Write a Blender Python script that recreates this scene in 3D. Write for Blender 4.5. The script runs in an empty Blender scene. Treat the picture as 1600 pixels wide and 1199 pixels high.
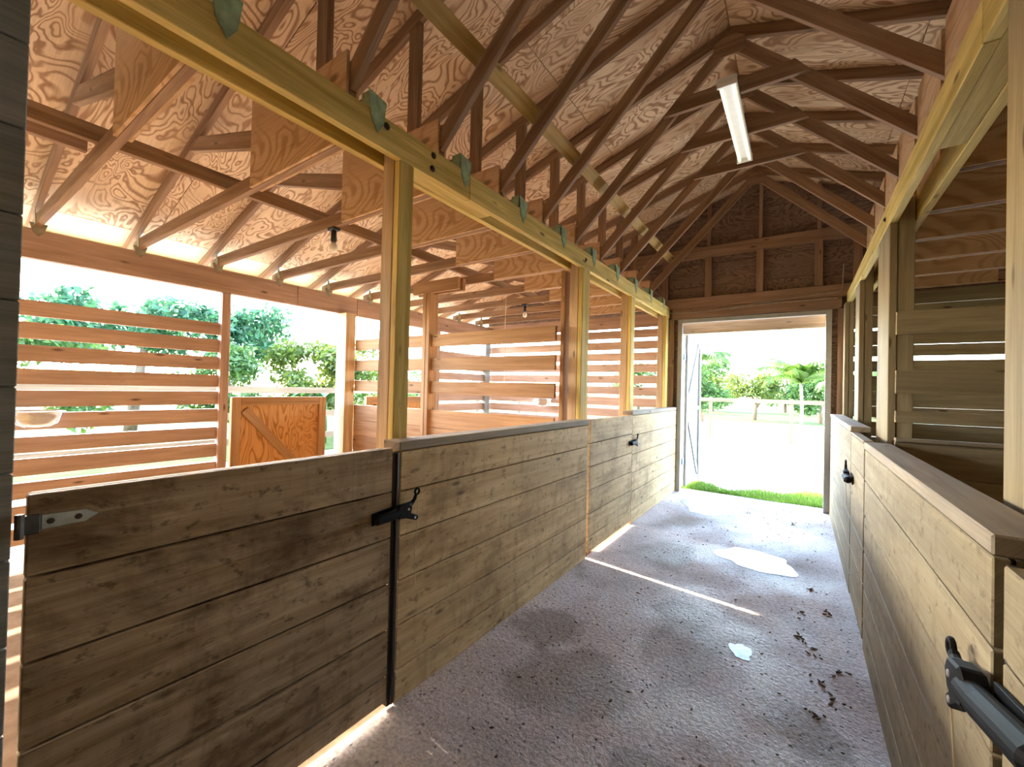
import bpy, bmesh, math, random
from mathutils import Vector, Matrix
random.seed(7)
S = bpy.context.scene
COL = S.collection
V = Vector

# ------------------------------------------------------------------ materials
def new_mat(name):
    m = bpy.data.materials.new(name); m.use_nodes = True
    nt = m.node_tree
    for n in list(nt.nodes): nt.nodes.remove(n)
    out = nt.nodes.new('ShaderNodeOutputMaterial')
    b = nt.nodes.new('ShaderNodeBsdfPrincipled')
    nt.links.new(b.outputs[0], out.inputs[0])
    return m, nt, b
def N(nt, t, **kw):
    n = nt.nodes.new(t)
    for k, v in kw.items():
        if k in ('operation', 'blend_type', 'data_type', 'feature', 'noise_dimensions', 'wave_type', 'bands_direction', 'interpolation_type', 'distance'):
            setattr(n, k, v)
        else:
            n.inputs[k.replace('_', ' ')].default_value = v
    return n
def ramp(nt, fac, stops, interp='LINEAR'):
    r = nt.nodes.new('ShaderNodeValToRGB'); r.color_ramp.interpolation = interp
    e = r.color_ramp.elements
    while len(e) > 1: e.remove(e[-1])
    e[0].position, e[0].color = stops[0][0], (*stops[0][1], 1)
    for p, c in stops[1:]:
        x = e.new(p); x.color = (*c, 1)
    nt.links.new(fac, r.inputs[0])
    return r.outputs[0]
def mix(nt, fac, a, b, mode='MIX'):
    n = nt.nodes.new('ShaderNodeMix'); n.data_type = 'RGBA'; n.blend_type = mode
    if isinstance(fac, float): n.inputs[0].default_value = fac
    else: nt.links.new(fac, n.inputs[0])
    for s, i in ((a, 6), (b, 7)):
        if isinstance(s, tuple): n.inputs[i].default_value = (*s, 1)
        else: nt.links.new(s, n.inputs[i])
    return n.outputs[2]
def mapped(nt, src, scale):
    mp = nt.nodes.new('ShaderNodeMapping'); mp.inputs['Scale'].default_value = scale
    nt.links.new(src, mp.inputs[0]); return mp.outputs[0]
def noise(nt, vec, scale=1.0, detail=3.0, rough=.55, dist=0.0):
    n = nt.nodes.new('ShaderNodeTexNoise')
    n.inputs['Scale'].default_value = scale; n.inputs['Detail'].default_value = detail
    n.inputs['Roughness'].default_value = rough; n.inputs['Distortion'].default_value = dist
    nt.links.new(vec, n.inputs['Vector']); return n.outputs[0]
def math_(nt, op, a, b=None):
    n = nt.nodes.new('ShaderNodeMath'); n.operation = op
    for i, s in enumerate((a, b)):
        if s is None: continue
        if isinstance(s, (int, float)): n.inputs[i].default_value = s
        else: nt.links.new(s, n.inputs[i])
    return n.outputs[0]
def bump(nt, b, h, strength=.3, dist=.01):
    n = nt.nodes.new('ShaderNodeBump'); n.inputs['Strength'].default_value = strength
    n.inputs['Distance'].default_value = dist
    nt.links.new(h, n.inputs['Height']); nt.links.new(n.outputs[0], b.inputs['Normal'])

def wood(name, light, dark, knot=(.06, .03, .015), rough=.7, contrast=1.0, knots=True, stain=None, stain_amt=.6, vary=.16, coarse=False):
    m, nt, b = new_mat(name)
    uv = nt.nodes.new('ShaderNodeUVMap').outputs[0]
    g = noise(nt, mapped(nt, uv, (1.2, 22, 1)), 1.0, 5, .6, .6)
    c = ramp(nt, g, [(.5 - .22 / contrast, dark), (.5 + .2 / contrast, light)])
    fine = noise(nt, mapped(nt, uv, (5, 240, 1)), 1.0, 2, .5)
    c = mix(nt, .4, c, ramp(nt, fine, [(.3, (.45, .45, .45)), (.7, (1, 1, 1))]), 'MULTIPLY')
    broad = noise(nt, mapped(nt, uv, (.9, 3.5, 1)), 1.0, 2, .5)
    c = mix(nt, .55, c, ramp(nt, broad, [(.3, (.62, .58, .54)), (.65, (1.1, 1.08, 1.05))]), 'MULTIPLY')
    if knots:
        vo = nt.nodes.new('ShaderNodeTexVoronoi'); vo.inputs['Scale'].default_value = 1.0
        vo.inputs['Randomness'].default_value = 1.0
        nt.links.new(mapped(nt, uv, (2.6, 8.5, 1)), vo.inputs['Vector'])
        k = ramp(nt, vo.outputs['Distance'], [(.05, (1, 1, 1)), (.13, (0, 0, 0))])
        c = mix(nt, math_(nt, 'MULTIPLY', k, .8), c, knot)
    if stain:
        o = nt.nodes.new('ShaderNodeTexCoord').outputs['Object'] if coarse else mapped(nt, uv, (1.6, 3.2, 1))
        s1 = noise(nt, mapped(nt, o, (2.2, 2.2, 3.6)) if coarse else o, 1.7 if not coarse else 1.0, 7, .68, .4)
        c = mix(nt, math_(nt, 'MULTIPLY', ramp(nt, s1, [(.50, (0, 0, 0)), (.66, (1, 1, 1))]), stain_amt), c, stain)
        if coarse:                                        # muddy spatters and runs down the boards
            s3 = noise(nt, mapped(nt, o, (16, 16, 3)), 1.0, 4, .6, .3)
            c = mix(nt, math_(nt, 'MULTIPLY', ramp(nt, s3, [(.52, (0, 0, 0)), (.72, (1, 1, 1))]), .35), c, stain)
        s2 = noise(nt, mapped(nt, uv, (17, 24, 1)), 1.0, 4, .65)
        c = mix(nt, math_(nt, 'MULTIPLY', ramp(nt, s2, [(.57, (0, 0, 0)), (.66, (1, 1, 1))]), .6), c, tuple(x * .7 for x in stain))
    oi = nt.nodes.new('ShaderNodeObjectInfo')
    hsv = nt.nodes.new('ShaderNodeHueSaturation')
    nt.links.new(math_(nt, 'ADD', math_(nt, 'MULTIPLY', oi.outputs['Random'], vary), 1 - vary / 2), hsv.inputs['Value'])
    nt.links.new(c, hsv.inputs['Color'])
    nt.links.new(hsv.outputs[0], b.inputs['Base Color'])
    b.inputs['Roughness'].default_value = rough
    b.inputs['Specular IOR Level'].default_value = .25
    bump(nt, b, g, .4, .006)
    return m

def plywood(name, light, dark, scale=1.0, seam=None):
    m, nt, b = new_mat(name)
    uv = nt.nodes.new('ShaderNodeUVMap').outputs[0]
    n1 = noise(nt, mapped(nt, uv, (1.5 * scale, 3.6 * scale, 1)), 1.0, 2.5, .5, .9)
    rings = math_(nt, 'PINGPONG', math_(nt, 'MULTIPLY', n1, 17), .5)
    c = ramp(nt, rings, [(.06, dark), (.27, light), (.5, light)])
    patch = noise(nt, mapped(nt, uv, (1.0, 2.0, 1)), 1.3, 2, .5)
    c = mix(nt, ramp(nt, patch, [(.48, (0, 0, 0)), (.7, (.8, .8, .8))]), c, tuple(.55 * l + .45 * d for l, d in zip(light, dark)))
    fine = noise(nt, mapped(nt, uv, (4, 90, 1)), 1.0, 2, .5)
    c = mix(nt, .35, c, ramp(nt, fine, [(.3, (.6, .55, .5)), (.7, (1.05, 1.05, 1.05))]), 'MULTIPLY')
    vo = nt.nodes.new('ShaderNodeTexVoronoi'); nt.links.new(mapped(nt, uv, (1.4, 2.6, 1)), vo.inputs['Vector'])
    vo.inputs['Scale'].default_value = 1.0
    c = mix(nt, math_(nt, 'MULTIPLY', ramp(nt, vo.outputs['Distance'], [(.03, (1, 1, 1)), (.07, (0, 0, 0))]), .8), c, tuple(d * .35 for d in dark))
    nt.links.new(c, b.inputs['Base Color']); b.inputs['Roughness'].default_value = .75
    b.inputs['Specular IOR Level'].default_value = .2
    bump(nt, b, rings, .15, .003)
    return m

def plain(name, col, rough=.5, metal=0.0, var=0.0, spec=.5, scale=20):
    m, nt, b = new_mat(name)
    tc = nt.nodes.new('ShaderNodeTexCoord')
    n = noise(nt, tc.outputs['Object'], scale, 4, .6)
    c = ramp(nt, n, [(.3, tuple(x * (1 - var) for x in col)), (.7, tuple(min(1, x * (1 + var)) for x in col))])
    nt.links.new(c, b.inputs['Base Color'])
    b.inputs['Roughness'].default_value = rough; b.inputs['Metallic'].default_value = metal
    b.inputs['Specular IOR Level'].default_value = spec
    return m

M = {}
M['treated'] = wood('treated_pine', (.92, .73, .25), (.60, .44, .11), contrast=1.5)
M['post'] = wood('post_pine', (.76, .58, .38), (.48, .33, .19))
M['truss'] = wood('truss_pine', (.43, .28, .17), (.21, .115, .06), knots=True)
M['warm'] = wood('divider_pine', (.52, .31, .155), (.34, .175, .075))
M['pink'] = wood('weathered_red_pine', (.58, .40, .31), (.38, .24, .175))
M['plank'] = wood('stable_plank', (.82, .62, .34), (.54, .37, .18), stain=(.20, .115, .045), stain_amt=.6, contrast=1.1, coarse=True)
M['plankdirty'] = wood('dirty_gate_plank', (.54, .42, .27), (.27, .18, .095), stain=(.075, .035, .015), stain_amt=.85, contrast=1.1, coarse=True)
M['plankclean'] = wood('cleaner_plank', (.40, .34, .21), (.27, .215, .125), stain=(.15, .105, .055), stain_amt=.4, contrast=1.0, coarse=True)
M['cap'] = wood('worn_cap', (.42, .36, .28), (.28, .23, .17))
M['grey'] = wood('grey_plank', (.34, .35, .33), (.20, .21, .205))
M['olive'] = wood('olive_stable_wood', (.48, .41, .26), (.29, .235, .14))
M['girt'] = wood('gable_framing', (.44, .29, .19), (.27, .16, .10))
M['brace'] = wood('yellow_brace', (.60, .42, .15), (.38, .24, .07))
M['deck'] = plywood('roof_sheathing', (.78, .60, .39), (.38, .22, .12))
M['gusset'] = plywood('gusset_plywood', (.62, .42, .25), (.45, .28, .14), .6)
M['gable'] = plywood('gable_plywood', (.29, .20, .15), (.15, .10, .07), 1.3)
M['gateply'] = plywood('gate_plywood', (.62, .33, .13), (.38, .17, .05), .8)
M['black'] = plain('black_latch', (.004, .004, .0045), .6, 0, .2, .15)
M['rodshade'] = plain('dark_rod_and_shade', (.02, .017, .015), .5, 0, .3)  # dark gate rod, and the black strips standing for shade in gate gaps
M['galv'] = plain('galvanised_steel', (.42, .5, .55), .42, .85, .25)
M['bracket'] = plain('worn_bracket', (.09, .09, .09), .6, .5, .4)
M['eavetie'] = plain('dull_tie', (.30, .27, .19), .55, .3, .3)
M['tie'] = plain('green_zinc_tie', (.30, .43, .27), .5, .2, .35)
M['screw'] = plain('zinc_screw', (.6, .6, .62), .3, .9, .1)
M['bolt'] = plain('rusty_bolt', (.05, .032, .02), .7, .2, .4)
M['white'] = plain('white_paint', (.58, .58, .54), .45, 0, .05)
M['fascia'] = plain('cream_fascia', (.50, .52, .34), .5, 0, .06)
M['greypaint'] = plain('grey_paint', (.20, .20, .19), .5, 0, .1)
M['framepaint'] = plain('door_frame_paint', (.40, .40, .37), .5, 0, .08)
M['fence'] = wood('weathered_fence', (.20, .15, .09), (.11, .08, .045))
M['enamel'] = plain('white_enamel', (.80, .80, .72), .35, 0, .04)
M['steel'] = plain('brushed_steel', (.7, .7, .7), .25, .9, .1)
M['cable'] = plain('beige_cable', (.38, .30, .22), .6, 0, .2)
M['cord'] = plain('pale_cord', (.62, .50, .30), .7, 0, .1)
M['socket'] = plain('black_socket', (.02, .02, .02), .5, 0, .1)
M['bulb'] = plain('frosted_bulb', (.85, .83, .78), .2, 0, .02)
M['bark'] = plain('bark', (.16, .11, .07), .9, 0, .4, .2, 9)
M['palmtrunk'] = plain('pale_palm_trunk', (.14, .12, .09), .85, 0, .3, .2, 6)
M['dry'] = plain('dry_litter', (.10, .07, .035), .9, 0, .5, .2, 30)
def leafmat(name, a, b_):
    m, nt, b = new_mat(name)
    g = nt.nodes.new('ShaderNodeNewGeometry')
    c = ramp(nt, g.outputs['Random Per Island'], [(0, a), (.75, b_), (1, tuple(min(1, x * 1.5) for x in b_))])
    nt.links.new(c, b.inputs['Base Color']); b.inputs['Roughness'].default_value = .45
    out = [n for n in nt.nodes if n.type == 'OUTPUT_MATERIAL'][0]
    tr = nt.nodes.new('ShaderNodeBsdfTranslucent'); nt.links.new(c, tr.inputs[0])
    ms = nt.nodes.new('ShaderNodeMixShader'); ms.inputs[0].default_value = .45
    nt.links.new(b.outputs[0], ms.inputs[1]); nt.links.new(tr.outputs[0], ms.inputs[2]); nt.links.new(ms.outputs[0], out.inputs[0])
    return m
M['leafdark'] = leafmat('mango_leaf', (.02, .075, .035), (.045, .13, .05))
M['leafmid'] = leafmat('shrub_leaf', (.03, .08, .014), (.07, .14, .024))
M['leaflight'] = leafmat('lime_leaf', (.05, .085, .01), (.11, .15, .02))
M['palm'] = leafmat('palm_frond', (.035, .085, .012), (.085, .15, .018))
M['banana'] = leafmat('banana_leaf', (.03, .10, .02), (.06, .15, .03))
M['grassblade'] = leafmat('grass_blade', (.07, .17, .012), (.18, .26, .03))

# concrete aisle floor
def concrete():
    m, nt, b = new_mat('rough_concrete')
    o = nt.nodes.new('ShaderNodeTexCoord').outputs['Object']
    big = noise(nt, o, 1.3, 5, .6, .4)
    c = ramp(nt, big, [(.34, (.38, .30, .265)), (.5, (.55, .445, .405)), (.66, (.66, .57, .54))])
    st = noise(nt, o, .8, 3, .5, .8)
    c = mix(nt, math_(nt, 'MULTIPLY', ramp(nt, st, [(.54, (0, 0, 0)), (.64, (1, 1, 1))]), .75), c, (.22, .15, .085))
    for sx, sy, sr in ((-.92, 1.88, .30), (-.42, 1.55, .17), (-1.22, 2.25, .22), (-.6, 2.9, .2), (.05, 2.2, .16)):
        d = nt.nodes.new('ShaderNodeVectorMath'); d.operation = 'DISTANCE'; d.inputs[1].default_value = (sx, sy, 0)
        nt.links.new(o, d.inputs[0])
        e = math_(nt, 'ADD', d.outputs['Value'], math_(nt, 'MULTIPLY', math_(nt, 'SUBTRACT', noise(nt, o, 5, 4, .6), .5), .35))
        c = mix(nt, math_(nt, 'MULTIPLY', ramp(nt, e, [(sr * .75, (1, 1, 1)), (sr * 1.1, (0, 0, 0))]), .6), c, (.20, .135, .075))
    gr = noise(nt, o, 55, 3, .7)
    c = mix(nt, .7, c, ramp(nt, gr, [(.34, (.5, .48, .46)), (.6, (1.3, 1.3, 1.3))]), 'MULTIPLY')
    vo = nt.nodes.new('ShaderNodeTexVoronoi'); nt.links.new(mapped(nt, o, (34, 25, 1)), vo.inputs['Vector']); vo.inputs['Scale'].default_value = 1
    gate = noise(nt, o, 13, 3, .6)
    pit = math_(nt, 'MULTIPLY', ramp(nt, vo.outputs['Distance'], [(.14, (1, 1, 1)), (.26, (0, 0, 0))]), ramp(nt, gate, [(.46, (0, 0, 0)), (.62, (1, 1, 1))]))
    c = mix(nt, math_(nt, 'MULTIPLY', pit, .85), c, (.05, .035, .025))
    nt.links.new(c, b.inputs['Base Color'])
    wet = noise(nt, o, 1.1, 4, .6)
    r = ramp(nt, wet, [(.38, (.30, .30, .30)), (.6, (.8, .8, .8))])
    nt.links.new(r, b.inputs['Roughness'])
    h = math_(nt, 'SUBTRACT', math_(nt, 'ADD', noise(nt, o, 38, 5, .7), math_(nt, 'MULTIPLY', big, .8)), math_(nt, 'MULTIPLY', pit, .6))
    bump(nt, b, h, .9, .02)
    return m
M['concrete'] = concrete()
def soil(name, a, b_, c_, sc):
    m, nt, b = new_mat(name)
    o = nt.nodes.new('ShaderNodeTexCoord').outputs['Object']
    n = noise(nt, o, sc, 6, .65)
    c = ramp(nt, n, [(.3, a), (.5, b_), (.7, c_)])
    nt.links.new(c, b.inputs['Base Color']); b.inputs['Roughness'].default_value = .95
    b.inputs['Specular IOR Level'].default_value = .1
    bump(nt, b, n, .4, .02)
    return m
M['dirt'] = soil('stall_dirt', (.17, .115, .07), (.23, .155, .095), (.30, .21, .135), 6)
M['sand'] = soil('pale_crushed_limestone', (.44, .43, .38), (.50, .485, .43), (.56, .54, .49), 3)
M['lawn'] = soil('lawn', (.025, .05, .008), (.04, .075, .012), (.07, .095, .025), 2)
def water():
    m, nt, b = new_mat('puddle_water')
    o = nt.nodes.new('ShaderNodeTexCoord').outputs['Object']
    b.inputs['Base Color'].default_value = (.20, .18, .165, 1)
    b.inputs['Roughness'].default_value = .04; b.inputs['IOR'].default_value = 1.33
    b.inputs['Specular IOR Level'].default_value = 1.0
    bump(nt, b, noise(nt, o, 34, 4, .65), .12, .006)
    return m
M['water'] = water()
def wetfilm():
    m, nt, b = new_mat('wet_concrete')
    o = nt.nodes.new('ShaderNodeTexCoord').outputs['Object']
    c = ramp(nt, noise(nt, o, 30, 4, .6), [(.35, (.13, .11, .10)), (.65, (.21, .19, .18))])
    nt.links.new(c, b.inputs['Base Color'])
    b.inputs['Roughness'].default_value = .16; b.inputs['Specular IOR Level'].default_value = .8
    bump(nt, b, noise(nt, o, 42, 5, .7), .35, .008)
    return m
M['wet'] = wetfilm()
def emit(name, col, st):
    m, nt, b = new_mat(name)
    b.inputs['Base Color'].default_value = (*col, 1); b.inputs['Emission Color'].default_value = (*col, 1)
    b.inputs['Emission Strength'].default_value = st
    return m
M['tube'] = emit('fluorescent_tube', (1.0, .96, .76), .16)

# ------------------------------------------------------------------ mesh builder
class MB:
    def __init__(s): s.v, s.f, s.uv, s.n = [], [], [], 0
    def _take(s, bm, g):
        g = V(g).normalized(); ou, ov = random.uniform(0, 40), random.uniform(0, 40)
        bm.normal_update(); bm.verts.index_update()
        base = len(s.v)
        s.v += [v.co.copy() for v in bm.verts]
        for f in bm.faces:
            s.f.append([base + v.index for v in f.verts])
            n = f.normal
            t = n.cross(g)
            if t.length < .3:                         # an end-grain face
                a = n.orthogonal().normalized(); t = n.cross(a).normalized()
                s.uv += [(v.co.dot(a) * .25 + ou, v.co.dot(t) + ov) for v in f.verts]
            else:
                t.normalize()
                k = {0: .0, 1: .37, 2: .71}[max(range(3), key=lambda i: abs(n[i]))]
                s.uv += [(v.co.dot(g) + ou, v.co.dot(t) + ov + k) for v in f.verts]
        bm.free(); return s
    def poly(s, pts, ext, g, bev=.002):
        """a flat outline PTS pushed along EXT, grain along G"""
        bm = bmesh.new(); ext = V(ext)
        a = [bm.verts.new(V(p)) for p in pts]; b = [bm.verts.new(V(p) + ext) for p in pts]
        n = len(pts)
        bm.faces.new(a); bm.faces.new(list(reversed(b)))
        for i in range(n): bm.faces.new((a[i], b[i], b[(i + 1) % n], a[(i + 1) % n]))
        bmesh.ops.recalc_face_normals(bm, faces=bm.faces)
        if bev: bmesh.ops.bevel(bm, geom=list(bm.edges), offset=bev, segments=1, affect='EDGES', clamp_overlap=True)
        return s._take(bm, g)
    def box(s, x0, x1, y0, y1, z0, z1, g='y', bev=.002):
        G = {'x': (1, 0, 0), 'y': (0, 1, 0), 'z': (0, 0, 1)}[g] if isinstance(g, str) else g
        return s.poly([(x0, y0, z0), (x1, y0, z0), (x1, y1, z0), (x0, y1, z0)], (0, 0, z1 - z0), G, bev)
    def beam(s, p, q, w, t, up=(0, 0, 1), bev=.002):
        """a bar from P to Q, W along the side axis and T along UP"""
        p, q = V(p), V(q); d = (q - p).normalized(); u = V(up); u = (u - d * u.dot(d)).normalized(); r = d.cross(u)
        pts = [p - r * w / 2 - u * t / 2, p + r * w / 2 - u * t / 2, p + r * w / 2 + u * t / 2, p - r * w / 2 + u * t / 2]
        return s.poly(pts, q - p, d, bev)
    def tube(s, pts, r, n=8, caps=True, g=None):
        pts = [V(p) for p in pts]; rs = r if isinstance(r, (list, tuple)) else [r] * len(pts)
        bm = bmesh.new(); rings = []
        prev = None
        for i, p in enumerate(pts):
            d = (pts[min(i + 1, len(pts) - 1)] - pts[max(i - 1, 0)]).normalized()
            a = d.orthogonal().normalized() if prev is None else (prev - d * prev.dot(d)).normalized()
            prev = a; b = d.cross(a)
            rings.append([bm.verts.new(p + (a * math.cos(2 * math.pi * k / n) + b * math.sin(2 * math.pi * k / n)) * rs[i]) for k in range(n)])
        for A, B in zip(rings, rings[1:]):
            for k in range(n): bm.faces.new((A[k], A[(k + 1) % n], B[(k + 1) % n], B[k]))
        if caps: bm.faces.new(list(reversed(rings[0]))); bm.faces.new(rings[-1])
        bmesh.ops.recalc_face_normals(bm, faces=bm.faces)
        return s._take(bm, g or (pts[-1] - pts[0] if (pts[-1] - pts[0]).length > 1e-6 else (0, 0, 1)))
    def lathe(s, c, prof, axis=(0, 0, 1), n=20):
        c = V(c); ax = V(axis).normalized(); a = ax.orthogonal().normalized(); b = ax.cross(a)
        bm = bmesh.new(); rings = []
        for r, h in prof:
            rings.append([bm.verts.new(c + ax * h + (a * math.cos(2 * math.pi * k / n) + b * math.sin(2 * math.pi * k / n)) * max(r, 1e-4)) for k in range(n)])
        for A, B in zip(rings, rings[1:]):
            for k in range(n): bm.faces.new((A[k], A[(k + 1) % n], B[(k + 1) % n], B[k]))
        bm.faces.new(list(reversed(rings[0]))); bm.faces.new(rings[-1])
        bmesh.ops.recalc_face_normals(bm, faces=bm.faces)
        return s._take(bm, ax)
    def torus(s, c, axis, R_, r_, n=18, k=8):
        c = V(c); ax = V(axis).normalized(); a = ax.orthogonal().normalized(); b = ax.cross(a)
        bm = bmesh.new(); rings = []
        for i in range(n):
            t = 2 * math.pi * i / n; d = a * math.cos(t) + b * math.sin(t)
            rings.append([bm.verts.new(c + d * (R_ + r_ * math.cos(2 * math.pi * j / k)) + ax * r_ * math.sin(2 * math.pi * j / k)) for j in range(k)])
        for i in range(n):
            A, B = rings[i], rings[(i + 1) % n]
            for j in range(k): bm.faces.new((A[j], A[(j + 1) % k], B[(j + 1) % k], B[j]))
        bmesh.ops.recalc_face_normals(bm, faces=bm.faces)
        return s._take(bm, ax)
    def quad(s, a, b, c, d):
        base = len(s.v); s.v += [V(a), V(b), V(c), V(d)]; s.f.append([base, base + 1, base + 2, base + 3])
        s.uv += [(0, 0), (1, 0), (1, 1), (0, 1)]
    def build(s, name, mat, parent=None, smooth=False, org=None):
        me = bpy.data.meshes.new(name)
        o3 = V(org) if org is not None else V((0, 0, 0))
        me.from_pydata([tuple(v - o3) for v in s.v], [], s.f)
        ul = me.uv_layers.new(name='UVMap')
        flat = [c for p in s.uv for c in p]
        ul.data.foreach_set('uv', flat)
        if smooth: me.polygons.foreach_set('use_smooth', [True] * len(me.polygons))
        me.materials.append(M[mat] if isinstance(mat, str) else mat); me.update()
        o = bpy.data.objects.new(name, me); COL.objects.link(o)
        if parent is not None:
            o.parent = parent
            if org is None:
                base = V((0, 0, 0)); p = parent
                while p is not None: base += p.location; p = p.parent
                o.location = -base
            else:
                base = V((0, 0, 0)); p = parent
                while p is not None: base += p.location; p = p.parent
                o.location = o3 - base
        else: o.location = o3
        return o

def tag(o, label=None, cat=None, group=None, kind=None):
    if label: o['label'] = label
    if cat: o['category'] = cat
    if group: o['group'] = group
    if kind: o['kind'] = kind
    return o
def thing(name, loc, label, cat, group=None):
    e = bpy.data.objects.new(name, None); COL.objects.link(e); e.location = loc; e.empty_display_size = .1
    return tag(e, label, cat, group)
def struct(o, label=None, cat=None): return tag(o, label, cat, None, 'structure')
def copy_tree(o, parent=None):
    c = o.copy(); COL.objects.link(c)
    if parent is not None: c.parent = parent
    for ch in list(o.children): copy_tree(ch, c)
    return c

# ------------------------------------------------------------------ main dimensions (metres)
XL, XR = -1.47, .308                    # aisle faces of the two stall fronts
YE = 6.38                               # inside of the far gable wall
BL0, BL1 = -1.59, -1.757                # left roof beam, front and back
BR0, BR1 = .445, .612                   # right roof beam
BZ0, BZ1 = 2.505, 2.652
XE, XW = -4.85, 3.75                    # left eave (open side), right outer wall
RIDGE = -.491
def rl(x): return 4.354 + .334 * x      # underside of the left rafters
def rr(x): return 4.026 - .334 * x      # underside of the right rafters
TY = [.59 + .6055 * k for k in range(10)]

# ------------------------------------------------------------------ ground and floors
g = MB(); g.box(-60, 60, -40, 80, -.2, -.035, 'x', 0)
struct(g.build('ground', 'sand'), 'pale crushed limestone yard glaring in the sun around the barn', 'ground')
g = MB(); g.box(-60, 60, 25, 80, -.05, -.02, 'x', 0)
struct(g.build('ground_lawn', 'lawn'), 'sunlit lawn beyond the wooden fence past the open door', 'lawn')
g = MB(); g.box(-60, -8.6, -40, 24.9, -.05, -.022, 'x', 0)
struct(g.build('ground_grass', 'lawn'), 'grass under the trees outside the open side of the stalls', 'lawn')
fl = MB(); fl.box(XL - .02, XR + .02, -2.2, 6.62, -.12, 0, 'y', 0)
struct(fl.build('floor', 'concrete'), 'rough pitted concrete floor of the barn aisle', 'floor')
sf = MB(); sf.box(-5.3, XL - .022, -2.2, 6.5, -.1, -.012, 'y', 0)
struct(sf.build('floor_stalls', 'dirt'), 'bare dirt floor of the open stalls', 'floor')
sf = MB(); sf.box(XR + .022, 3.9, -2.2, 6.5, -.1, -.012, 'y', 0)
struct(sf.build('floor_dark_stalls', 'dirt'), 'dirt floor of the closed stalls', 'floor')

# ------------------------------------------------------------------ roof sheathing
def deck():
    m = MB(); nrm = .02
    def slope(xa, xb, fz, stepx):
        y = -2.3; row = 0
        xs = [xa]
        while (xb - xs[-1]) * (1 if xb > xa else -1) > .01:
            xs.append(xs[-1] + stepx if abs(xb - xs[-1]) > abs(stepx) else xb)
        for i in range(len(xs) - 1):
            y = -2.3 - (1.2 if i % 2 else 0)
            while y < 6.75:
                y0, y1 = max(y, -2.3), min(y + 2.42, 6.75)
                if y1 - y0 > .02:
                    a, b = xs[i], xs[i + 1]; e = .003 * (1 if b > a else -1)
                    pts = [(a + e, y0 + .003, fz(a + e)), (b - e, y0 + .003, fz(b - e)), (b - e, y1 - .003, fz(b - e)), (a + e, y1 - .003, fz(a + e))]
                    m.poly(pts, (0, 0, .018), (b - a, 0, fz(b) - fz(a)), 0)
                y += 2.42
        # the covering above the sheets, closing the joints
        lo, hi = sorted((xa, xb))
        m.poly([(lo, -2.3, fz(lo) + .019), (hi, -2.3, fz(hi) + .019), (hi, 6.75, fz(hi) + .019), (lo, 6.75, fz(lo) + .019)], (0, 0, .03), (1, 0, .3), 0)
    slope(RIDGE, -5.016, lambda x: rl(x) + .094, -1.16)
    slope(RIDGE, 4.25, lambda x: rr(x) + .094, 1.16)
    return m
struct(deck().build('ceiling', 'deck'), 'plywood sheets of the roof with swirling grain', 'ceiling')
so_ = MB(); so_.poly([(-5.02, -2.3, rl(-5.02) + .094), (-5.32, -2.3, rl(-5.32) + .094), (-5.32, 6.75, rl(-5.32) + .094), (-5.02, 6.75, rl(-5.02) + .094)], (0, 0, .05), (0, 1, 0), 0)
struct(so_.build('trim_3', 'fascia'), 'cream painted underside of the eave', 'soffit')
fa = MB(); fa.box(-5.34, -5.315, -2.3, 6.75, 2.56, 2.72, 'y')
fs = struct(fa.build('trim_1', 'fascia'), 'pale fascia board along the open eave', 'fascia')

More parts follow.
